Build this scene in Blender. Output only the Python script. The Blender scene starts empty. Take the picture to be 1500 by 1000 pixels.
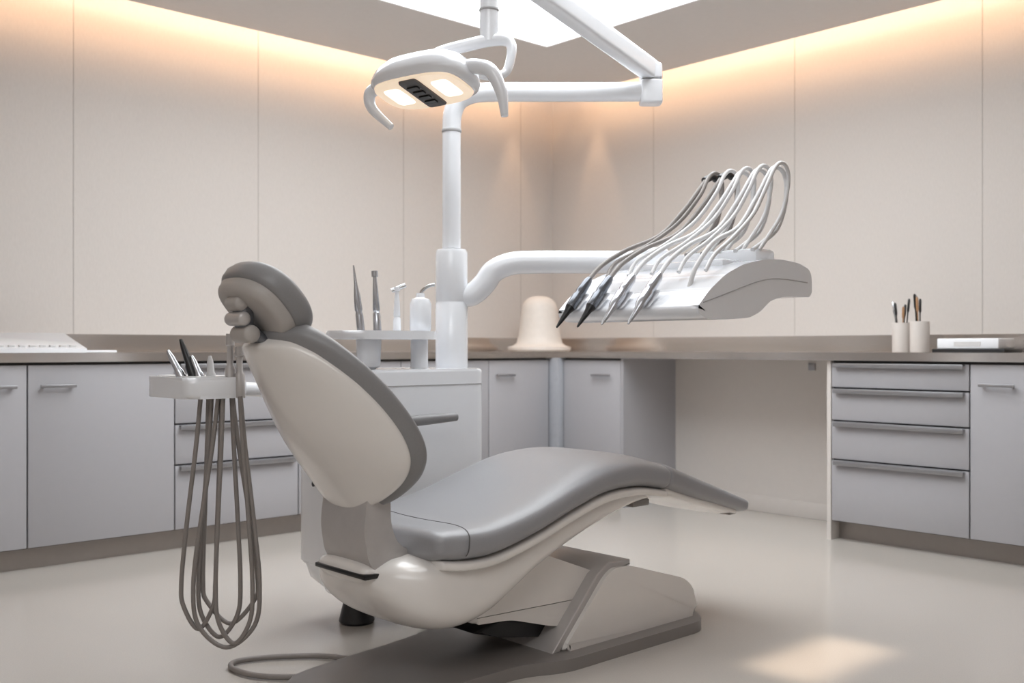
import bpy, bmesh, math, random
from mathutils import Vector, Matrix
random.seed(3)
sc = bpy.context.scene
try:
    sc.view_settings.view_transform = 'Standard'
    sc.view_settings.look = 'None'
except Exception as e:
    print(e)

# ------------------------------------------------------------------ materials
def mat(name, col, rough=0.5, metal=0.0, var=0.03, scale=30, bump=0.0, coat=0.0, emit=None, estr=0.0, spec=0.5, stretch=None):
    m = bpy.data.materials.new(name); m.use_nodes = True
    nt = m.node_tree; b = nt.nodes['Principled BSDF']
    tc = nt.nodes.new('ShaderNodeTexCoord'); mp = nt.nodes.new('ShaderNodeMapping')
    if stretch: mp.inputs['Scale'].default_value = stretch
    nz = nt.nodes.new('ShaderNodeTexNoise'); nz.inputs['Scale'].default_value = scale; nz.inputs['Detail'].default_value = 4
    nt.links.new(tc.outputs['Object'], mp.inputs['Vector']); nt.links.new(mp.outputs['Vector'], nz.inputs['Vector'])
    cr = nt.nodes.new('ShaderNodeValToRGB')
    c0 = [max(0, c*(1-var)) for c in col]; c1 = [min(1, c*(1+var)) for c in col]
    cr.color_ramp.elements[0].position = 0.3; cr.color_ramp.elements[1].position = 0.7
    cr.color_ramp.elements[0].color = (*c0, 1); cr.color_ramp.elements[1].color = (*c1, 1)
    nt.links.new(nz.outputs['Fac'], cr.inputs['Fac']); nt.links.new(cr.outputs['Color'], b.inputs['Base Color'])
    b.inputs['Roughness'].default_value = rough; b.inputs['Metallic'].default_value = metal
    b.inputs['Specular IOR Level'].default_value = spec
    b.inputs['Coat Weight'].default_value = coat
    b.inputs['Coat Roughness'].default_value = 0.08
    if bump > 0:
        bp = nt.nodes.new('ShaderNodeBump'); bp.inputs['Strength'].default_value = bump; bp.inputs['Distance'].default_value = 0.002
        nt.links.new(nz.outputs['Fac'], bp.inputs['Height']); nt.links.new(bp.outputs['Normal'], b.inputs['Normal'])
    if emit:
        b.inputs['Emission Color'].default_value = (*emit, 1); b.inputs['Emission Strength'].default_value = estr
    return m

def s(r, g, b):
    f = lambda c: ((c/255+0.055)/1.055)**2.4 if c > 10 else c/255/12.92
    return (f(r), f(g), f(b))

M_wall = mat('wall_fabric_panel', s(207,201,196), .75, scale=160, var=.025, bump=.1, stretch=(1,1,.25))
M_joint = mat('wall_joint', s(182,176,171), .8)
M_ceil = mat('ceiling_paint', s(228,225,223), .85, var=.01)
M_floor = mat('floor_vinyl', s(194,188,181), .16, scale=260, var=.035, spec=.6)
M_cab = mat('cabinet_laminate', s(172,171,175), .36, var=.008)
M_post = mat('corner_post_blue_grey', s(174,176,182), .35, metal=.1)
M_cabin = mat('cabinet_inside', s(70,68,68), .7)
M_kick = mat('toe_kick_metal', s(158,151,146), .35, metal=.6, var=.02)
M_steel = mat('brushed_steel', s(210,204,199), .16, metal=.92, var=.04, scale=20, stretch=(2,2,60))
M_handle = mat('handle_aluminium', s(160,160,163), .35, metal=.8)
M_white = mat('white_enamel', s(234,236,240), .18, coat=.5, var=.005)
M_shell = mat('shell_offwhite', s(226,222,218), .26, coat=.35, var=.006)
M_leather = mat('grey_upholstery', s(147,147,150), .36, scale=350, var=.03, bump=.1)
M_rim = mat('dark_grey_rim', s(130,129,130), .40, scale=350, var=.03, bump=.1)
M_pad = mat('taupe_pad', s(172,167,163), .42, scale=300, var=.02, bump=.05)
M_base = mat('base_grey', s(132,127,124), .32, var=.01)
M_gmet = mat('grey_bracket', s(186,182,180), .35, metal=.25)
M_seam = mat('seam_dark', s(92,90,90), .6)
M_line = mat('panel_gap', s(170,169,170), .6)
M_black = mat('black_plastic', s(22,22,24), .35)
M_hose = mat('hose_light_grey', s(204,203,203), .4)
M_hosed = mat('hose_taupe', s(136,130,126), .45)
M_chrome = mat('chrome', s(205,207,210), .15, metal=1.0)
M_satin = mat('satin_silver', s(190,192,197), .22, metal=.85)
M_dsteel = mat('dark_steel', s(112,115,121), .25, metal=.8)
M_lens = mat('lamp_lens', s(225,205,180), .2, emit=(1,.80,.60), estr=.55)
M_panel = mat('light_panel', (1,1,1), .5, emit=(.93,.97,1), estr=5.4)
M_cer = mat('ceramic_beige', s(214,208,203), .45, var=.01)
M_dif = mat('lamp_shade', s(228,220,212), .5)
M_wood = mat('wood_brush', s(170,130,95), .5)
M_frame = mat('light_box_frame', s(240,240,240), .5, emit=(.95,.97,1), estr=.25)

# ------------------------------------------------------------------ geometry helpers
def finish(name, bm, m, smooth=True, ang=35):
    bmesh.ops.recalc_face_normals(bm, faces=bm.faces)
    me = bpy.data.meshes.new(name); bm.to_mesh(me); bm.free()
    o = bpy.data.objects.new(name, me); sc.collection.objects.link(o)
    me.materials.append(m)
    if smooth:
        me.shade_smooth()
        try: me.set_sharp_from_angle(angle=math.radians(ang))
        except Exception: pass
    return o

def box(name, x0, x1, y0, y1, z0, z1, m, bev=0.0, seg=2):
    bm = bmesh.new(); bmesh.ops.create_cube(bm, size=1)
    bmesh.ops.scale(bm, vec=(x1-x0, y1-y0, z1-z0), verts=bm.verts)
    bmesh.ops.translate(bm, vec=((x0+x1)/2, (y0+y1)/2, (z0+z1)/2), verts=bm.verts)
    if bev > 0: bmesh.ops.bevel(bm, geom=bm.edges[:], offset=bev, segments=seg, profile=.5, affect='EDGES')
    return finish(name, bm, m, smooth=bev > 0)

def prism(name, pts, axis, a, b, m, bev=0.0, seg=3, rc=0.0):
    """pts 2D polygon; axis 'y': pts=(x,z); 'z': pts=(x,y); 'x': pts=(y,z)"""
    if rc > 0: pts = roundpoly(pts, rc)
    def P(p, t):
        return {'y': (p[0], t, p[1]), 'z': (p[0], p[1], t), 'x': (t, p[0], p[1])}[axis]
    bm = bmesh.new()
    A = [bm.verts.new(P(p, a)) for p in pts]; B = [bm.verts.new(P(p, b)) for p in pts]
    f1 = bm.faces.new(A); f2 = bm.faces.new(B[::-1]); n = len(pts)
    for i in range(n): bm.faces.new((A[i], B[i], B[(i+1) % n], A[(i+1) % n]))
    if bev > 0:
        es = [e for e in bm.edges if (f1 in e.link_faces) or (f2 in e.link_faces)]
        bmesh.ops.bevel(bm, geom=es, offset=bev, segments=seg, profile=.5, affect='EDGES')
    return finish(name, bm, m)

def roundpoly(pts, r, n=6):
    out = []; N = len(pts)
    for i in range(N):
        p = Vector(pts[i]); a = Vector(pts[i-1]); b = Vector(pts[(i+1) % N])
        d1 = a-p; d2 = b-p; rr = min(r, d1.length*.45, d2.length*.45)
        s0 = p+d1.normalized()*rr; s1 = p+d2.normalized()*rr
        for k in range(n+1):
            t = k/n; q = (1-t)**2*s0+2*t*(1-t)*p+t*t*s1; out.append((q.x, q.y))
    return out

def cat(P, n=8):
    """catmull-rom over tuples of floats"""
    P = [tuple(p) for p in P]; out = []; L = len(P)
    for i in range(L-1):
        p0 = P[max(i-1, 0)]; p1 = P[i]; p2 = P[i+1]; p3 = P[min(i+2, L-1)]
        for k in range(n):
            t = k/n
            out.append(tuple(.5*((2*b)+(-a+c)*t+(2*a-5*b+4*c-d)*t*t+(-a+3*b-3*c+d)*t**3) for a, b, c, d in zip(p0, p1, p2, p3)))
    out.append(P[-1]); return out

def tube(name, pts, r, m, n=14, smoothn=8, cap=True):
    if isinstance(r, (int, float)): r = [r]*len(pts)
    P = [(p[0], p[1], p[2], rr) for p, rr in zip(pts, r)]
    if smoothn > 1 and len(P) > 2: P = cat(P, smoothn)
    V = [Vector(p[:3]) for p in P]; R = [max(p[3], .0003) for p in P]
    bm = bmesh.new(); rings = []
    T = (V[1]-V[0]).normalized(); up = Vector((0, 0, 1)) if abs(T.z) < .9 else Vector((1, 0, 0))
    N = T.cross(up).normalized()
    for i, v in enumerate(V):
        T2 = (V[min(i+1, len(V)-1)]-V[max(i-1, 0)]).normalized()
        N = (N-T2*N.dot(T2)).normalized(); B = T2.cross(N)
        rings.append([bm.verts.new(v+R[i]*(N*math.cos(2*math.pi*k/n)+B*math.sin(2*math.pi*k/n))) for k in range(n)])
    for i in range(len(rings)-1):
        for k in range(n): bm.faces.new((rings[i][k], rings[i][(k+1) % n], rings[i+1][(k+1) % n], rings[i+1][k]))
    if cap: bm.faces.new(rings[0][::-1]); bm.faces.new(rings[-1])
    return finish(name, bm, m, ang=50)

def capsule(name, p0, p1, r, m, n=20):
    p0 = Vector(p0); p1 = Vector(p1); d = (p1-p0).normalized(); pts = []; rr = []
    for k in range(7):
        a = math.pi/2*k/6; pts.append(p0-d*r*.5*math.cos(a)); rr.append(r*math.sin(a) if k else .0005)
    for k in range(7):
        a = math.pi/2*(1-k/6); pts.append(p1+d*r*.5*math.cos(a)); rr.append(r*math.sin(a) if k < 6 else .0005)
    return tube(name, pts, rr, m, n=n, smoothn=1)

def stick(name, p0, p1, prof, m, n=16):
    p0 = Vector(p0); p1 = Vector(p1)
    return tube(name, [p0.lerp(p1, t) for t, r in prof], [r for t, r in prof], m, n=n, smoothn=1)

def spt(U, V, c, th, e):
    cu = math.copysign(abs(math.cos(th))**(2/e), math.cos(th)); cv = math.copysign(abs(math.sin(th))**(2/e), math.sin(th))
    return c+U*cu+V*cv, cu, cv

def loft(name, st, m, e=4, n=48, capr=0.02, mod=None, ang=60):
    """st: list of (c,Udir,hu,Vdir,hv)"""
    st = [(Vector(a), Vector(b).normalized(), c, Vector(d).normalized(), f) for a, b, c, d, f in st]
    full = []
    d0 = (st[0][0]-st[1][0]).normalized(); d1 = (st[-1][0]-st[-2][0]).normalized(); K = 6
    for k in range(K):
        a = math.pi/2*k/K; off = capr*math.cos(a); sh = capr*(1-math.sin(a))
        c, u, hu, v, hv = st[0]; full.append((c+d0*off, u, max(hu-sh, .001), v, max(hv-sh, .001)))
    full += st
    for k in range(K-1, -1, -1):
        a = math.pi/2*k/K; off = capr*math.cos(a); sh = capr*(1-math.sin(a))
        c, u, hu, v, hv = st[-1]; full.append((c+d1*off, u, max(hu-sh, .001), v, max(hv-sh, .001)))
    bm = bmesh.new(); rings = []
    for c, u, hu, v, hv in full:
        ring = []
        for k in range(n):
            p, cu, cv = spt(u*hu, v*hv, c, 2*math.pi*k/n, e)
            if mod: p = mod(p, cu, cv)
            ring.append(bm.verts.new(p))
        rings.append(ring)
    for i in range(len(rings)-1):
        for k in range(n): bm.faces.new((rings[i][k], rings[i][(k+1) % n], rings[i+1][(k+1) % n], rings[i+1][k]))
    bm.faces.new(rings[0][::-1]); bm.faces.new(rings[-1])
    return finish(name, bm, m, ang=ang)

def lathe(name, x, y, prof, m, n=32):
    bm = bmesh.new(); rings = []
    for r, z in prof:
        rings.append([bm.verts.new((x+max(r, .0004)*math.cos(2*math.pi*k/n), y+max(r, .0004)*math.sin(2*math.pi*k/n), z)) for k in range(n)])
    for i in range(len(rings)-1):
        for k in range(n): bm.faces.new((rings[i][k], rings[i][(k+1) % n], rings[i+1][(k+1) % n], rings[i+1][k]))
    bm.faces.new(rings[0][::-1]); bm.faces.new(rings[-1])
    return finish(name, bm, m, ang=40)

def group(name, loc, kids):
    e = bpy.data.objects.new(name, None); e.empty_display_size = .1; e.location = loc
    sc.collection.objects.link(e)
    for k in kids:
        k.parent = e; k.matrix_parent_inverse = Matrix.Translation(Vector(loc)).inverted()
    return e

# ------------------------------------------------------------------ room
XW, YW = 5.10, 5.12           # far wall planes
X0, Y0 = -1.6, -1.6
box('floor', X0-.1, XW+.1, Y0-.1, YW+.1, -.1, 0, M_floor)
box('wall_north', X0-.1, XW+.1, YW, YW+.1, 0, 2.95, M_wall)
box('wall_east', XW, XW+.1, Y0-.1, YW, 0, 2.95, M_wall)
box('wall_south', X0-.1, XW, Y0-.1, Y0, 0, 2.95, M_wall)
box('wall_west', X0-.1, X0, Y0, YW, 0, 2.95, M_wall)
box('ceiling', X0-.1, XW+.1, Y0-.1, YW+.1, 2.9, 3.0, M_ceil)
SX, SY = 4.85, 4.87
HX0, HX1, HY0, HY1 = 1.6, 3.98, 1.6, 4.04
sof = [box('soffit_a', X0, HX0, Y0, SY, 2.6, 2.635, M_ceil), box('soffit_b', HX1, SX, Y0, SY, 2.6, 2.635, M_ceil),
       box('soffit_c', HX0, HX1, Y0, HY0, 2.6, 2.635, M_ceil), box('soffit_d', HX0, HX1, HY1, SY, 2.6, 2.635, M_ceil)]
group('ceiling_soffit', (0, 0, 2.6), sof)
lp = [box('diffuser', HX0+.0, HX1-.0, HY0+.0, HY1-.0, 2.64, 2.66, M_panel)]
t = .012
lp += [box('frame_1', HX0, HX1, HY1-t, HY1, 2.597, 2.64, M_frame), box('frame_2', HX1-t, HX1, HY0, HY1-t, 2.597, 2.64, M_frame),
       box('frame_3', HX0, HX1-t, HY0, HY0+t, 2.597, 2.64, M_frame), box('frame_4', HX0, HX0+t, HY0+t, HY1-t, 2.597, 2.64, M_frame)]
group('ceiling_light_panel', (2.8, 2.8, 2.64), lp)
i = 1
for x in (-1.21, -.21, .79, 1.79, 2.79, 3.79, 4.79):
    box('trim_%d' % i, x-.002, x+.002, YW-.0015, YW+.001, .99, 2.89, M_joint); i += 1
for y in (-1.03, .02, 1.07, 2.12, 3.17, 4.2):
    box('trim_%d' % i, XW-.0015, XW+.001, y-.002, y+.002, .99, 2.89, M_joint); i += 1
box('trim_backsplash_north', X0, XW-.001, YW-.014, YW-.001, .901, .99, M_steel)
box('trim_backsplash_east', XW-.014, XW-.001, Y0, YW-.015, .901, .99, M_steel)

prism('countertop', [(X0+.001, 4.42), (4.42, 4.42), (4.42, Y0+.001), (XW-.001, Y0+.001), (XW-.001, YW-.001), (X0+.001, YW-.001)], 'z', .862, .90, M_steel, bev=.004, seg=2)

FY = 4.44
def north_unit(name, a, b, kind, hside=0):
    ks = [box('carcass', a+.001, b-.001, FY+.02, YW-.02, .09, .861, M_cabin), box('toe_kick', a, b, 4.495, 4.51, .0, .09, M_kick)]
    if kind == 'door':
        ks.append(box('door', a+.003, b-.003, FY, FY+.02, .095, .85, M_cab, .002))
        hx = a+.045 if hside == 0 else b-.045-.146
        ks.append(box('handle', hx, hx+.146, FY-.028, FY-.018, .755, .769, M_handle, .003))
        ks.append(box('handle_post_1', hx+.01, hx+.02, FY-.019, FY+.001, .757, .767, M_handle)); ks.append(box('handle_post_2', hx+.126, hx+.136, FY-.019, FY+.001, .757, .767, M_handle))
    else:
        for j, (z0, z1) in enumerate(((.735, .85), (.578, .727), (.392, .57), (.095, .384))):
            if kind == 'drawer3' and j == 0: continue
            if kind == 'drawer3' and j == 1: z1 = .85
            ks.append(box('drawer_%d' % j, a+.003, b-.003, FY, FY+.02, z0, z1, M_cab, .002))
            ks.append(box('pull_%d' % j, a+.02, b-.02, FY-.022, FY+.002, z1-.008, z1-.001, M_handle, .002))
            ks.append(box('pull_lip_%d' % j, a+.02, b-.02, FY-.024, FY-.018, z1-.022, z1-.001, M_handle, .002))
    group(name, ((a+b)/2, FY+.3, 0), ks)
bx = [X0+.002, -.535, .1, .734, 1.367]
for a, b in zip(bx[:-1], bx[1:]): north_unit('base_cabinet', a, b, 'door', 1)
north_unit('base_cabinet', 1.367, 2.0, 'door', 0)
north_unit('drawer_cabinet', 2.0, 2.64, 'drawer3')
for a, b in ((2.64, 3.27), (3.27, 3.9), (3.9, 4.39)): north_unit('base_cabinet', a, b, 'door', 0)

FX = 4.44
def east_unit(name, a, b, kind, hside=1):
    ks = [box('carcass', FX+.02, XW-.02, a+.001, b-.001, .09, .861, M_cabin), box('toe_kick', 4.515, 4.53, a, b, 0, .09, M_kick)]
    if kind == 'door':
        ks.append(box('door', FX, FX+.02, a+.003, b-.003, .095, .85, M_cab, .002))
        hy = b-.045-.15 if hside else a+.045
        ks.append(box('handle', FX-.028, FX-.018, hy, hy+.15, .755, .769, M_handle, .003))
        ks.append(box('handle_post_1', FX-.019, FX+.001, hy+.01, hy+.02, .757, .767, M_handle)); ks.append(box('handle_post_2', FX-.019, FX+.001, hy+.13, hy+.14, .757, .767, M_handle))
    else:
        for j, (z0, z1) in enumerate(((.735, .85), (.578, .727), (.392, .57), (.095, .384))):
            ks.append(box('drawer_%d' % j, FX, FX+.02, a+.003, b-.003, z0, z1, M_cab, .002))
            ks.append(box('pull_%d' % j, FX-.022, FX+.002, a+.02, b-.02, z1-.008, z1-.001, M_handle, .002))
            ks.append(box('pull_lip_%d' % j, FX-.024, FX-.018, a+.02, b-.02, z1-.022, z1-.001, M_handle, .002))
    group(name, (FX+.3, (a+b)/2, 0), ks)
by = [Y0+.002, -.7, -.05, .6, 1.25, 1.9]
for a, b in zip(by[:-1], by[1:]): east_unit('base_cabinet', a, b, 'door', 1)
east_unit('drawer_cabinet', 1.9, 2.56, 'drawer')
ks = [box('back_panel', 4.92, 4.94, 2.585, 3.88, 0, .861, M_cer), box('base_strip', 4.905, 4.92, 2.585, 3.88, 0, .09, M_cer, .003),
      box('side_panel_1', FX, XW-.03, 2.562, 2.583, 0, .861, M_cer), box('side_panel_2', FX, XW-.03, 3.88, 3.899, 0, .861, M_cab),
      box('socket', 4.912, 4.92, 2.93, 2.97, .80, .84, M_handle, .002)]
group('knee_space_desk', (4.9, 3.2, 0), ks)
ks = [box('carcass', FX+.02, XW-.03, 3.901, FY-.0, .09, .861, M_cabin), box('toe_kick', 4.515, 4.53, 3.9, 4.49, 0, .09, M_kick),
      box('door', FX, FX+.02, 3.903, 4.36, .095, .85, M_cab, .002), box('corner_post', FX-.045, FX+.02, 4.365, FY+.02, .0, .861, M_post, .003),
      box('handle', FX-.028, FX-.018, 3.965, 4.115, .755, .769, M_handle, .003)]
group('corner_cabinet', (4.7, 4.2, 0), ks)

# ------------------------------------------------------------------ counter items
ks = [prism('wedge_body', [(4.58, .901), (4.90, .901), (4.90, .985), (4.86, .99), (4.58, .92)], 'x', 1.24, 1.66, M_white, bev=.004),
      box('sheet', 1.60, 1.80, 4.60, 4.86, .901, .912, M_white, .003)]
for k in range(8): ks.append(box('key_%d' % k, 1.30+k*.042, 1.325+k*.042, 4.60, 4.62, .923, .934, M_hose, .002))
group('counter_console', (1.5, 4.7, .9), ks)
lx, ly = 4.61, 4.75
prof = [(.195, .901), (.205, .91), (.205, .928), (.170, .938), (.150, .955), (.138, 1.00), (.128, 1.07), (.118, 1.16)]
prof += [(.118*math.cos(a)**.75 if a < 1.57 else .001, 1.16+.10*math.sin(a)) for a in [math.pi/2*k/10 for k in range(1, 11)]]
lathe('table_lamp', lx, ly, prof, M_dif)
for j, (cx, cy, hh) in enumerate(((4.80, 2.385, .145), (4.76, 2.275, .15))):
    ks = [lathe('cup', cx, cy, [(.042, .901), (.045, .905), (.045, .90+hh), (.040, .90+hh), (.038, .92)], M_cer)]
    for k in range(5):
        a = random.uniform(0, 6.28); r2 = random.uniform(.02, .05); h = random.uniform(.22, .29)
        p0 = (cx+.012*math.cos(a), cy+.012*math.sin(a), .925); p1 = (cx+r2*math.cos(a), cy+r2*math.sin(a), .9+h)
        ks.append(stick('brush_%d' % k, p0, p1, [(0, .003), (.7, .003), (.75, .006), (.97, .006), (1, .002)], [M_black, M_wood, M_black, M_chrome, M_black][k]))
    group('brush_cup', (cx, cy, .9), ks)
ks = [box('tray', 4.66, 4.86, 1.84, 2.17, .901, .918, M_black, .003), box('lid', 4.67, 4.85, 1.87, 2.15, .918, .966, M_white, .006),
      box('label', 4.668, 4.672, 1.95, 2.07, .93, .95, M_hose)]
group('instrument_box', (4.76, 2.0, .9), ks)

# ------------------------------------------------------------------ dental chair
CY = 2.28
Y = (0, 1, 0)
def secs(st, n=6):
    out = []
    S = cat(st, n)
    for i, (x, zt, zb, hw) in enumerate(S):
        a = S[max(i-1, 0)]; b = S[min(i+1, len(S)-1)]
        tx = b[0]-a[0]; tz = ((b[1]+b[2])-(a[1]+a[2]))/2
        nrm = Vector((-tz, 0, tx)).normalized()
        out.append(((x, CY, (zt+zb)/2), Y, hw, nrm, (zt-zb)/2*max(nrm.z, .6)))
    return out
chair = []
seat_st = [(1.645, .462, .358, .250), (1.70, .466, .353, .270), (1.80, .471, .356, .276), (1.95, .502, .390, .275), (2.10, .549, .436, .270), (2.25, .586, .474, .266), (2.40, .592, .479, .262), (2.53, .564, .460, .257)]
def dish(p, cu, cv):
    if cv > 0: p = p-Vector((0, 0, .020*(1-cu*cu)*cv*max(0, min(1, (2.35-p.x)/.3))))
    return p
SE = 3.3
chair.append(loft('seat_cushion', secs(seat_st), M_leather, e=SE, n=88, capr=.03, mod=dish))
leg_st = [(2.560, .558, .458, .256), (2.70, .510, .418, .244), (2.85, .460, .380, .230), (2.98, .416, .346, .215), (3.03, .399, .336, .208)]
chair.append(loft('leg_rest_cushion', secs(leg_st), M_leather, e=3.6, n=60, capr=.018))
chair.append(loft('leg_rest_underside', [((x, CY, zb+.006), Y, hw*.9, (0, 0, 1), .02) for x, zt, zb, hw in cat(leg_st[:4], 5)], M_shell, e=3.5, capr=.012))
body_st = [(1.505, .37, .30, .12), (1.54, .385, .25, .18), (1.61, .392, .19, .23), (1.70, .39, .163, .245), (1.79, .388, .18, .25), (1.88, .392, .232, .25), (1.98, .42, .287, .248), (2.12, .462, .345, .243), (2.28, .496, .395, .235), (2.42, .50, .428, .225), (2.52, .478, .437, .21)]
chair.append(loft('seat_base_shell', secs(body_st), M_shell, e=3.2, n=64, capr=.03))
lip = [((x, CY, zb+.000), Y, hw*.975, (0, 0, 1), .018) for x, zt, zb, hw in cat(seat_st, 6)]
chair.append(loft('seat_rim_shell', lip, M_shell, e=4, n=60, capr=.01))
rs = []
for k in range(26):
    th = math.radians(72+k*5.0)
    c, u, hu, v, hv = secs(seat_st)[7]
    p, cu, cv = spt(Vector(u)*hu, Vector(v)*hv, Vector(c)+Vector((-.0016*k+.018, 0, 0)), th, SE); rs.append(dish(p, cu, cv))
chair.append(tube('cushion_seam', rs, .0016, M_seam, n=6, smoothn=2))
chair.append(loft('knee_joint', [((2.515, CY, .478), Y, .2, (0, 0, 1), .03), ((2.56, CY, .46), Y, .19, (0, 0, 1), .028)], M_base, e=4, capr=.006))
chair.append(box('leg_latch', 2.42, 2.50, 2.075, 2.12, .424, .445, M_base, .004))
chair.append(box('foot_latch', 2.95, 2.99, 2.09, 2.14, .340, .360, M_base, .004))

back_st = [  # z, cx, wrap, hw
 (.505, 1.520, .0, .03), (.515, 1.515, .006, .085), (.54, 1.500, .025, .15), (.585, 1.470, .063, .212), (.64, 1.430, .090, .256), (.70, 1.388, .102, .266),
 (.77, 1.348, .094, .250), (.835, 1.314, .074, .218), (.888, 1.284, .050, .176), (.918, 1.266, .032, .142), (.937, 1.254, .012, .10), (.944, 1.248, .0, .04)]
NB = Vector((.80, 0, .50)).normalized()
TB = Vector((-.5, 0, .8)).normalized()
def back_layer(name, o0, o1, grow, m, e=3.0, n=64):
    S = cat(back_st, 6); bm = bmesh.new(); rings = []
    zc = .73; L = .22
    for i, (z, cx, wr, hw) in enumerate(S):
        f = max(-1, min(1, (z-zc)/L))
        c0 = Vector((cx, CY, z))+TB*grow*f
        endf = math.sqrt(max(0.0, 1-abs(2*i/(len(S)-1)-1)**8))*.97+.03
        h = hw+grow; T = (o1-o0)/2*endf; om = (o0+o1)/2; ring = []
        for k in range(n):
            th = 2*math.pi*k/n
            cu = math.copysign(abs(math.cos(th))**(2/e), math.cos(th)); cv = math.copysign(abs(math.sin(th))**(2/2.4), math.sin(th))
            p = c0+Vector((wr*abs(cu)**2.0, h*cu, 0))+NB*(om+T*cv); ring.append(bm.verts.new(p))
        rings.append(ring)
    for i in range(len(rings)-1):
        for k in range(n): bm.faces.new((rings[i][k], rings[i][(k+1) % n], rings[i+1][(k+1) % n], rings[i+1][k]))
    bm.faces.new(rings[0][::-1]); bm.faces.new(rings[-1])
    return finish(name, bm, m, ang=70)
chair.append(back_layer('backrest_shell', -.035, .03, 0, M_shell))
chair.append(back_layer('backrest_cushion', -.006, .075, .018, M_rim))
chair.append(prism('backrest_bracket', [(1.492, .565), (1.56, .575), (1.562, .46), (1.585, .405), (1.65, .375), (1.65, .35), (1.54, .325), (1.492, .365), (1.478, .45)], 'y', 2.165, 2.372, M_gmet, bev=.012, rc=.03))
chair.append(box('bracket_slot', 1.470, 1.62, 2.150, 2.388, .330, .342, M_black, .003))
# headrest
HC = Vector((1.252, CY, 1.025)); V = Vector((-.66, 0, .75)).normalized(); Nn = Vector((.75, 0, .66)).normalized()
def hmod(p, cu, cv): return p+Nn*.010*cu*cu
def hpad2(name, o0, o1, m, hu, hv, cap):
    k = [(HC+Nn*o0, Y, hu, V, hv), (HC+Nn*(o0+o1)/2, Y, hu+.003, V, hv+.003), (HC+Nn*o1, Y, hu, V, hv)]
    return loft(name, k, m, e=2.4, n=64, capr=cap, mod=hmod)
chair.append(hpad2('headrest_cushion', 0.0, .026, M_rim, .132, .115, .018))
chair.append(hpad2('headrest_back', -.026, -.014, M_pad, .119, .102, .022))
for nm, x, z, r, w in (('knob_1', 1.184, 1.030, .019, .024), ('knob_2', 1.186, .992, .017, .034), ('knob_3', 1.206, .955, .022, .034)):
    chair.append(capsule('headrest_'+nm, (x, CY-w, z), (x, CY+w, z), r, M_pad if nm != 'knob_2' else M_gmet))
chair.append(loft('headrest_stem', [((1.30, CY, .88), Y, .045, (1, 0, .3), .014), ((1.25, CY, .935), Y, .04, (1, 0, .3), .014), ((1.205, CY, .975), Y, .03, (1, 0, .5), .016), ((1.20, CY, 1.02), Y, .03, (1, 0, .5), .02)], M_dsteel, e=4, capr=.005))
chair.append(tube('armrest', [(1.72, 2.62, .50), (1.73, 2.62, .60), (1.78, 2.62, .66), (1.88, 2.62, .682), (2.0, 2.615, .688), (2.14, 2.60, .694)], [.014, .014, .016, .017, .018, .014], M_rim))
chair.append(tube('armrest_support', [(1.75, 2.40, .36), (1.74, 2.55, .38), (1.72, 2.615, .42), (1.72, 2.62, .52)], .017, M_gmet))
plate = [(1.36, 2.12), (1.50, 2.07), (1.95, 2.07), (2.06, 2.015), (2.70, 2.015), (2.78, 2.10), (2.78, 2.46), (2.70, 2.545), (2.0, 2.545), (1.85, 2.50), (1.50, 2.45), (1.36, 2.40)]
chair.append(prism('base_plate', plate, 'z', 0, .036, M_base, bev=.012, rc=.07))
tw = [(2.10, .034), (2.285, .225), (2.325, .25), (2.40, .248), (2.67, .168), (2.715, .135), (2.75, .034)]
chair.append(prism('base_tower', tw, 'y', 2.07, 2.49, M_shell, bev=.022, rc=.035))
tg = [(2.075, .034), (2.265, .235), (2.32, .268), (2.42, .262), (2.42, .245), (2.33, .247), (2.29, .225), (2.11, .034)]
chair.append(prism('tower_trim', tg, 'y', 2.085, 2.475, M_gmet, bev=.006))
arm = [(1.80, .16), (1.86, .33), (2.05, .33), (2.30, .235), (2.40, .16), (2.30, .08), (2.12, .10), (1.95, .15)]
chair.append(prism('lift_arm', arm, 'y', 2.125, 2.435, M_shell, bev=.018, rc=.03))
chair.append(prism('lift_arm_lower', [(1.85, .12), (1.95, .14), (2.2, .09), (2.2, .045), (1.95, .09)], 'y', 2.17, 2.39, M_black, bev=.006))
group('dental_chair', (2.1, CY, 0), chair)

# ------------------------------------------------------------------ cuspidor / delivery column unit
unit = []
bm_prof = [(1.80, 2.70), (2.36, 2.70), (2.36, 3.04), (1.80, 3.04)]
unit.append(prism('cabinet_body', bm_prof, 'z', .20, .85, M_white, bev=.012, rc=.045))
unit.append(loft('cabinet_lower', [((2.08, 2.87, .21), (1, 0, 0), .28, (0, 1, 0), .17), ((2.08, 2.87, .15), (1, 0, 0), .262, (0, 1, 0), .155), ((2.08, 2.87, .11), (1, 0, 0), .22, (0, 1, 0), .125)], M_white, e=7, capr=.02))
unit.append(prism('cover_line', [(1.7985, 2.6985), (2.3615, 2.6985), (2.3615, 3.0415), (1.7985, 3.0415)], 'z', .795, .798, M_line, rc=.045))
unit.append(box('door_line', 1.95, 1.953, 2.6985, 2.70, .25, .78, M_line))
unit.append(tube('rivet', [(1.797, 2.93, .47), (1.80+.01, 2.93, .47)], .009, M_black))
unit.append(lathe('foot_1', 1.93, 2.87, [(.055, 0), (.06, .008), (.05, .05), (.035, .11)], M_black))
unit.append(lathe('foot_2', 2.25, 2.87, [(.055, 0), (.06, .008), (.05, .05), (.035, .11)], M_black))
px, py = 2.30, 2.82
unit.append(lathe('post_lower', px, py, [(.058, .85), (.058, 1.08), (.0555, 1.083), (.0555, 1.088), (.057, 1.091), (.057, 1.26), (.052, 1.272), (.034, 1.275)], M_white))
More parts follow.
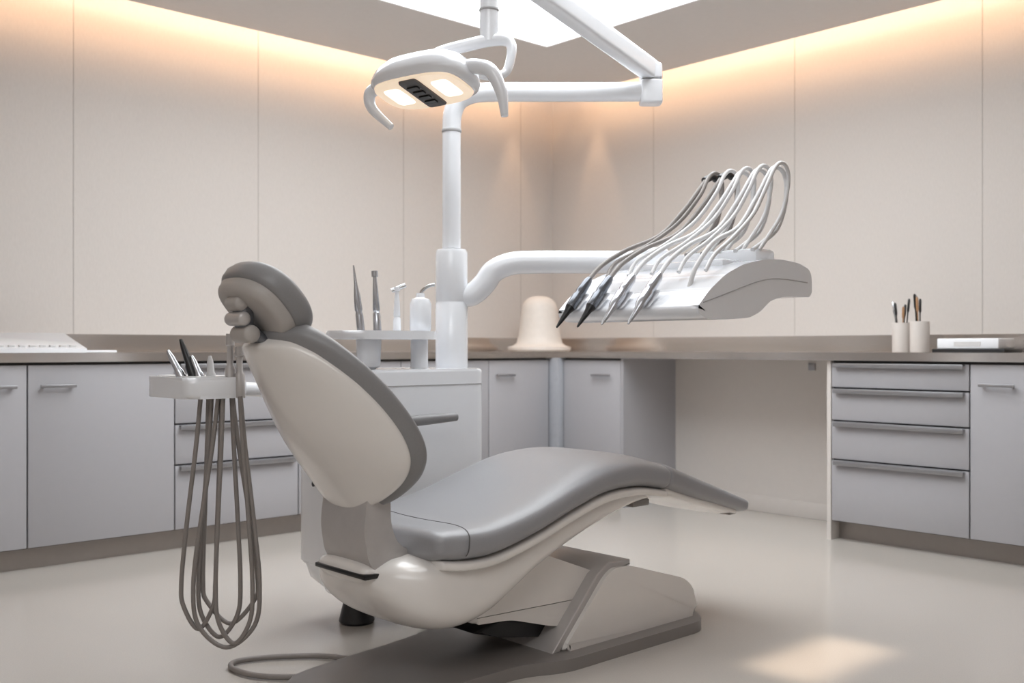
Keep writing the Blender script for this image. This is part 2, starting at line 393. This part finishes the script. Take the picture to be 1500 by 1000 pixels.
unit.append(tube('delivery_arm', [(px, py, 1.10), (px+.05, py-.047, 1.11), (px+.085, py-.079, 1.15), (px+.11, py-.102, 1.195), (px+.155, py-.143, 1.222), (px+.22, py-.203, 1.228), (2.65, 2.496, 1.228), (2.78, 2.376, 1.228), (2.84, 2.30, 1.228)], [.03, .04, .041, .041, .041, .041, .041, .041, .04], M_white, n=24))
unit.append(lathe('delivery_swivel', 2.80, 2.30, [(.05, 1.13), (.05, 1.262), (.04, 1.272)], M_white))
sh = [(1.815, 2.74), (1.90, 2.70), (2.12, 2.70), (2.19, 2.76), (2.19, 2.88), (2.12, 2.95), (1.90, 2.95), (1.815, 2.90)]
unit.append(prism('shelf', sh, 'z', .95, .978, M_white, bev=.01, rc=.05))
unit.append(lathe('shelf_post', 2.14, 2.80, [(.032, .85), (.03, .86), (.03, .95)], M_white))
unit.append(lathe('cup_spout', 1.93, 2.80, [(.02, .85), (.038, .86), (.042, .94), (.042, .951)], M_white))
unit.append(lathe('bottle', 2.145, 2.80, [(.032, .978), (.037, .984), (.037, 1.075), (.030, 1.09), (.016, 1.096), (.014, 1.11), (.004, 1.112)], M_white))
unit.append(tube('bottle_nozzle', [(2.145, 2.80, 1.105), (2.15, 2.795, 1.12), (2.165, 2.78, 1.135), (2.18, 2.765, 1.14)], .006, M_chrome))
for k, (x, y, h, tp, m_) in enumerate(((1.90, 2.80, .215, (-.02, .015), M_satin), (1.965, 2.80, .20, (-.008, .006), M_satin), (2.045, 2.80, .15, (0, 0), M_white))):
    p0 = (x, y, .975); p1 = (x+tp[0], y+tp[1], .978+h)
    unit.append(stick('handpiece_%d' % k, p0, p1, [(0, .013), (.25, .013), (.3, .010), (.33, .013), (.55, .011), (.7, .006), (.95, .003), (1, .002)] if k == 0 else [(0, .014), (.3, .013), (.33, .009), (.36, .012), (.7, .009), (.9, .006), (.905, .011), (1, .011)], m_))
    if k == 2:
        unit.append(stick('handpiece_head', (2.03, 2.81, 1.115), (2.07, 2.785, 1.135), [(0, .008), (1, .008)], M_chrome))
group('dental_delivery_column', (2.08, 2.87, 0), unit)

# ------------------------------------------------------------------ surgical lamp (with its riser and horizontal arm)
lamp = []
lamp.append(tube('post_upper', [(px, py, 1.276), (px, py, 1.50), (px, py, 1.70), (px+.004, py-.004, 1.765), (px+.022, py-.02, 1.808), (px+.06, py-.056, 1.83), (px+.12, py-.111, 1.835), (2.55, 2.589, 1.835), (2.80, 2.357, 1.835)], [.033]*3+[.034]*6, M_white, n=24))
lamp.append(lathe('post_ring', px, py, [(.034, 1.69), (.0355, 1.692), (.0355, 1.70), (.034, 1.702)], M_line))
LK = Vector((1.955, 2.225, 0))
ax1 = (.736, -.677, 0); ax2 = (.677, .736, 0)
lamp.append(loft('elbow_lower', [((2.822, 2.337, 1.797), ax1, .040, ax2, .040), ((2.822, 2.337, 1.868), ax1, .040, ax2, .040)], M_white, e=5, capr=.006))
lamp.append(loft('elbow_gap', [((2.822, 2.337, 1.868), ax1, .036, ax2, .036), ((2.822, 2.337, 1.885), ax1, .036, ax2, .036)], M_seam, e=5, capr=.001))
lamp.append(loft('elbow_upper', [((2.822, 2.337, 1.884), ax1, .040, ax2, .040), ((2.822, 2.337, 1.925), ax1, .038, ax2, .038)], M_white, e=5, capr=.008))
J = Vector((2.835, 2.334, 1.905)); K = Vector((1.955, 2.225, 2.07)); d = (K-J).normalized(); side = d.cross(Vector((0, 0, 1))).normalized(); upv = side.cross(d)
lamp.append(loft('spring_arm', [(J, side, .030, upv, .036), (J.lerp(K, .1), side, .030, upv, .036), (K, side, .030, upv, .036)], M_white, e=5, capr=.008))
lamp.append(lathe('drop_joint', LK.x, LK.y, [(.034, 2.0), (.037, 2.01), (.037, 2.12), (.03, 2.13)], M_white))
lamp.append(tube('drop_post', [(LK.x, LK.y, 2.02), (LK.x, LK.y, 1.81)], .027, M_white, n=24))
lamp.append(lathe('drop_ring', LK.x, LK.y, [(.028, 1.90), (.0295, 1.902), (.0295, 1.906), (.028, 1.908)], M_line))
lamp.append(tube('yoke', [(1.80, 2.335, 1.735), (1.84, 2.315, 1.775), (1.91, 2.255, 1.802), (1.955, 2.215, 1.815), (1.982, 2.18, 1.812), (1.985, 2.160, 1.785), (1.965, 2.150, 1.73), (1.945, 2.152, 1.702), (1.90, 2.165, 1.69), (1.84, 2.19, 1.695)], [.016, .018, .018, .018, .017, .015, .013, .012, .012, .012], M_white, n=18))
C = Vector((1.762, 2.28, 1.668)); Ld = Vector((.19, -.98, 0)).normalized(); Nd = Vector((-.27, -.05, -.95)); Nd = (Nd-Ld*Nd.dot(Ld)).normalized(); Md = Nd.cross(Ld).normalized()
rings = [(C-Nd*.074, Ld, .06, Md, .03), (C-Nd*.068, Ld, .105, Md, .055), (C-Nd*.050, Ld, .142, Md, .080), (C-Nd*.025, Ld, .162, Md, .094), (C-Nd*.0, Ld, .170, Md, .10), (C+Nd*.012, Ld, .168, Md, .098), (C+Nd*.018, Ld, .160, Md, .090)]
lamp.append(loft('lamp_head', rings, M_white, e=2.8, n=56, capr=.006))
FC = C+Nd*.023
lamp.append(loft('reflector_lens', [(FC, Ld, .154, Md, .084), (FC+Nd*.004, Ld, .152, Md, .082)], M_lens, e=3.2, n=48, capr=.002))
g = FC+Nd*.006
lamp.append(loft('lamp_grille', [(g, Ld, .034, Md, .074), (g+Nd*.004, Ld, .033, Md, .073)], M_seam, e=10, n=32, capr=.002))
for k in range(-1, 3):
    lamp.append(loft('grille_slat_%d' % (k+2), [(g+Nd*.007+Md*(.026*k-.013), Ld, .020, Md, .008), (g+Nd*.010+Md*(.026*k-.013), Ld, .020, Md, .008)], M_black, e=8, n=16, capr=.001))
M_cell = mat('lens_cell_glow', s(255, 240, 220), .2, emit=(1, .9, .78), estr=1.2)
for sgn in (-1, 1):
    lamp.append(loft('lens_cell_%d' % (sgn+1), [(g+Ld*.088*sgn, Ld, .032, Md, .044), (g+Ld*.088*sgn+Nd*.001, Ld, .031, Md, .043)], M_cell, e=5, n=24, capr=.001))
lamp.append(tube('handle_right', [(1.785, 2.15, 1.69), (1.805, 2.105, 1.688), (1.82, 2.062, 1.668), (1.835, 2.038, 1.61), (1.84, 2.03, 1.545)], [.02, .021, .020, .016, .010], M_white, n=16))
lamp.append(tube('handle_left', [(1.735, 2.41, 1.680), (1.722, 2.452, 1.680), (1.710, 2.476, 1.662), (1.715, 2.468, 1.62), (1.74, 2.41, 1.562)], [.018, .019, .018, .015, .010], M_white, n=16))
group('surgical_lamp', (1.955, 2.225, 1.68), lamp)

# ------------------------------------------------------------------ doctor's instrument console
con = []
XA = 2.35
prof = [(0, 1.020), (-.004, 1.040), (.05, 1.088), (.13, 1.138), (.22, 1.172), (.33, 1.193), (.42, 1.198), (.52, 1.192), (.585, 1.175), (.60, 1.15), (.60, 1.10), (.585, 1.085), (.43, 1.082), (.36, 1.066), (.31, 1.033), (.25, 1.012), (.12, 1.004), (.03, 1.006)]
prof = [(XA+a, b) for a, b in prof]
con.append(prism('console_body', roundpoly(prof, .02), 'y', 1.77, 2.33, M_white, bev=.03, seg=6))
con.append(tube('console_groove', [(XA+.02, 1.7695, 1.052), (XA+.12, 1.7688, 1.078), (XA+.3, 1.7688, 1.125), (XA+.42, 1.7688, 1.137), (XA+.57, 1.7688, 1.132)], .0018, M_line, n=6))
con.append(box('touch_panel', XA+.24, XA+.36, 1.86, 2.24, 1.16, 1.197, M_white, .01))
con.append(box('hose_mount', XA+.33, XA+.44, 1.80, 2.18, 1.17, 1.232, M_white, .015))
con.append(box('console_neck', XA+.40, XA+.5, 2.22, 2.36, 1.12, 1.215, M_white, .02))
ys0 = [2.255, 2.165, 2.07, 1.965, 1.865]
for i, y0 in enumerate(ys0):
    y1 = 2.09-.064*i
    base = Vector((2.405, y0-.01, 1.145)); tip = Vector((2.275, y0+.005, .992))
    if i < 4:
        mm = [M_dsteel, M_dsteel, M_satin, M_satin][i]
        con.append(stick('handpiece_%d' % i, base, tip, [(0, .009), (.06, .014), (.3, .017), (.34, .014), (.4, .018), (.62, .016), (.7, .010), (.95, .005), (1, .003)], mm))
        if i < 2: con.append(stick('tip_%d' % i, base.lerp(tip, .62), base.lerp(tip, 1.04), [(0, .0165), (.2, .011), (.8, .0055), (1, .003)], M_black))
        con.append(loft('holder_%d' % i, [(base.lerp(tip, .30)+Vector((.012, 0, -.014)), Y, .024, (1, 0, 1), .012), (base.lerp(tip, .55)+Vector((.010, 0, -.012)), Y, .022, (1, 0, 1), .010)], M_white, e=3, n=20, capr=.005))
    else:
        base = Vector((2.43, y0, 1.10))
    q = (y1-y0); D = -.04
    pts = [base, (2.46, y0+q*.1, 1.192 if i < 4 else 1.165), (2.54, y0+q*.3, 1.243), (2.65, y0+q*.6, 1.295), (2.765+D, y0+q*.85, 1.38), (2.83+D, y1, 1.465), (2.865+D, y1, 1.498), (2.90+D, y1-.004, 1.500), (2.925+D, y1-.008, 1.468), (2.915+D, y1-.014, 1.395), (2.86+D, y1-.02, 1.305), (2.78+D, y1-.02, 1.255), (2.72+D, y1-.02, 1.225)]
    con.append(tube('hose_%d' % i, pts, .0075, M_hosed if i < 2 else M_hose, n=12))
    if i < 2:
        con.append(tube('clamp_%d' % i, [(2.845+D, y1, 1.486), (2.885+D, y1-.002, 1.503), (2.905+D, y1-.004, 1.497)], .012, M_black))
    y2 = y1-.03
    pts = [(2.45, y0-.045, 1.15), (2.50, y0-.04, 1.20), (2.58, y0+q*.4-.035, 1.255), (2.68, y0+q*.75-.03, 1.335), (2.78+D, y2, 1.425), (2.825+D, y2, 1.487), (2.86+D, y2, 1.510), (2.895+D, y2, 1.50), (2.905+D, y2, 1.45), (2.87+D, y2, 1.355), (2.80+D, y2, 1.28), (2.74+D, y2, 1.225)]
    con.append(tube('hose_return_%d' % i, pts, .0065, M_hose if i > 0 else M_hosed, n=12))
group('instrument_delivery_console', (2.65, 2.05, 1.1), con)

# ------------------------------------------------------------------ assistant tray
tr = []
tr.append(prism('tray_body', [(1.18, 2.54), (1.36, 2.54), (1.36, 2.66), (1.33, 2.84), (1.20, 2.84), (1.18, 2.78)], 'z', .785, .842, M_white, bev=.016, rc=.035))
tr.append(prism('tray_well', [(1.20, 2.56), (1.345, 2.56), (1.345, 2.65), (1.315, 2.82), (1.215, 2.82), (1.20, 2.76)], 'z', .838, .8445, M_hose, bev=.002, rc=.03))
tr.append(tube('tray_arm', [(1.30, 2.70, .80), (1.45, 2.78, .80), (1.65, 2.86, .78), (1.797, 2.88, .75)], .022, M_white))
RT = Vector((.736, -.677, 0))
c0 = Vector((1.285, 2.585, 0))
inst = [(-.075, -.135, .915, M_satin), (-.05, -.10, .945, M_black), (-.015, -.02, .90, M_hose), (.035, .035, .96, M_gmet), (.062, .060, .925, M_gmet), (-.03, -.07, .90, M_satin)]
for k, (a, b, z, m_) in enumerate(inst):
    thick = k in (3, 4)
    p0 = c0+RT*a+Vector((0, 0, .80 if not thick else .785)); p1 = c0+RT*b+Vector((0, 0, z))
    tr.append(stick('suction_handpiece_%d' % k, p0, p1, [(0, .013), (.5, .013), (.55, .010), (.85, .008), (1, .004)] if not thick else [(0, .014), (.45, .014), (.5, .009), (.8, .008), (.82, .012), (1, .011)], m_))
zt = .79
loops = [(-.045, .012, -.098, -.005, .155, .0), (-.018, .036, -.055, .060, .13, .012), (.006, .066, -.062, .118, .108, -.01), (.036, -.03, .105, -.045, .165, .02), (.066, .02, .10, .0, .12, -.015)]
for k, (a, b, wa, wb, zb, dy) in enumerate(loops):
    fd = Vector((.677, .736, 0))*dy
    P = lambda l, z, f=1: tuple(c0+RT*l+fd*f+Vector((0, 0, z)))
    mid = (wa+wb)/2
    pts = [P(a, zt), P(a+(wa-a)*.25, .65), P(a+(wa-a)*.7, .45), P(wa, .28), P(wa*.85+mid*.15, zb+.06), P(mid, zb), P(wb*.85+mid*.15, zb+.06), P(wb, .28), P(b+(wb-b)*.7, .45), P(b+(wb-b)*.25, .65), P(b, zt)]
    tr.append(tube('hose_%d' % k, pts, .0062, M_hosed, n=10))
group('assistant_instrument_tray', (1.28, 2.68, .78), tr)
tube('floor_cable', [(1.66, 2.50, .015), (1.62, 2.60, .010), (1.52, 2.68, .010), (1.42, 2.72, .010), (1.375, 2.68, .010), (1.385, 2.58, .010), (1.44, 2.50, .010), (1.50, 2.45, .012), (1.56, 2.43, .02)], .008, M_hosed, n=10)

# ------------------------------------------------------------------ lights
def area(name, loc, rot, sx, sy, power, col, spread=180):
    l = bpy.data.lights.new(name, 'AREA'); l.shape = 'RECTANGLE'; l.size = sx; l.size_y = sy; l.energy = power; l.color = col; l.spread = math.radians(spread)
    o = bpy.data.objects.new(name, l); o.location = loc; o.rotation_euler = rot; sc.collection.objects.link(o); return o
warm = (1, .62, .37)
area('cove_light_north', (1.65, 4.84, 2.675), (math.radians(90), 0, 0), 6.3, .03, 19, warm)
area('cove_light_east', (4.82, 1.65, 2.675), (math.radians(90), 0, math.radians(-90)), 6.3, .03, 19, warm)
area('overhead_fill', (-.2, .2, 2.59), (0, 0, 0), 1.8, 1.8, 36, (.97, .985, 1))  # added fill light on the camera side, out of view
area('floor_patch_beam', (2.72, 1.60, 2.58), (0, 0, math.radians(0)), .46, .22, .32, (1, .80, .62), 4)  # narrow beam added to make the warm floor patch, no fixture there
def spot(name, loc, tgt, power, ang, col, blend=.5):
    l = bpy.data.lights.new(name, 'SPOT'); l.energy = power; l.spot_size = math.radians(ang); l.spot_blend = blend; l.color = col; l.shadow_soft_size = .03
    o = bpy.data.objects.new(name, l); o.location = loc; o.rotation_euler = (Vector(tgt)-Vector(loc)).to_track_quat('-Z', 'Y').to_euler(); sc.collection.objects.link(o); return o
spot('corner_spot_north', (4.72, 4.98, 2.75), (4.70, 5.06, .9), 15, 34, warm, .4)
spot('corner_spot_east', (4.97, 4.70, 2.75), (5.05, 4.66, .9), 15, 34, warm, .4)
spot('lamp_beam', tuple(C+Nd*.06), (1.45, 2.25, .9), 2, 70, (1, .85, .7), .8)

w = bpy.data.worlds.new('World'); sc.world = w; w.use_nodes = True
w.node_tree.nodes['Background'].inputs[0].default_value = (.9, .93, 1, 1); w.node_tree.nodes['Background'].inputs[1].default_value = .3

# ------------------------------------------------------------------ camera
cam = bpy.data.cameras.new('camera'); co = bpy.data.objects.new('camera', cam); sc.collection.objects.link(co)
cam.lens = 35.74; cam.sensor_width = 36; cam.shift_y = .0067; cam.clip_start = .05
cam.dof.use_dof = True; cam.dof.focus_distance = 2.95; cam.dof.aperture_fstop = 3.2
co.location = (0, 0, .92); co.rotation_euler = (math.radians(90), 0, math.radians(47.4-90))
sc.camera = co
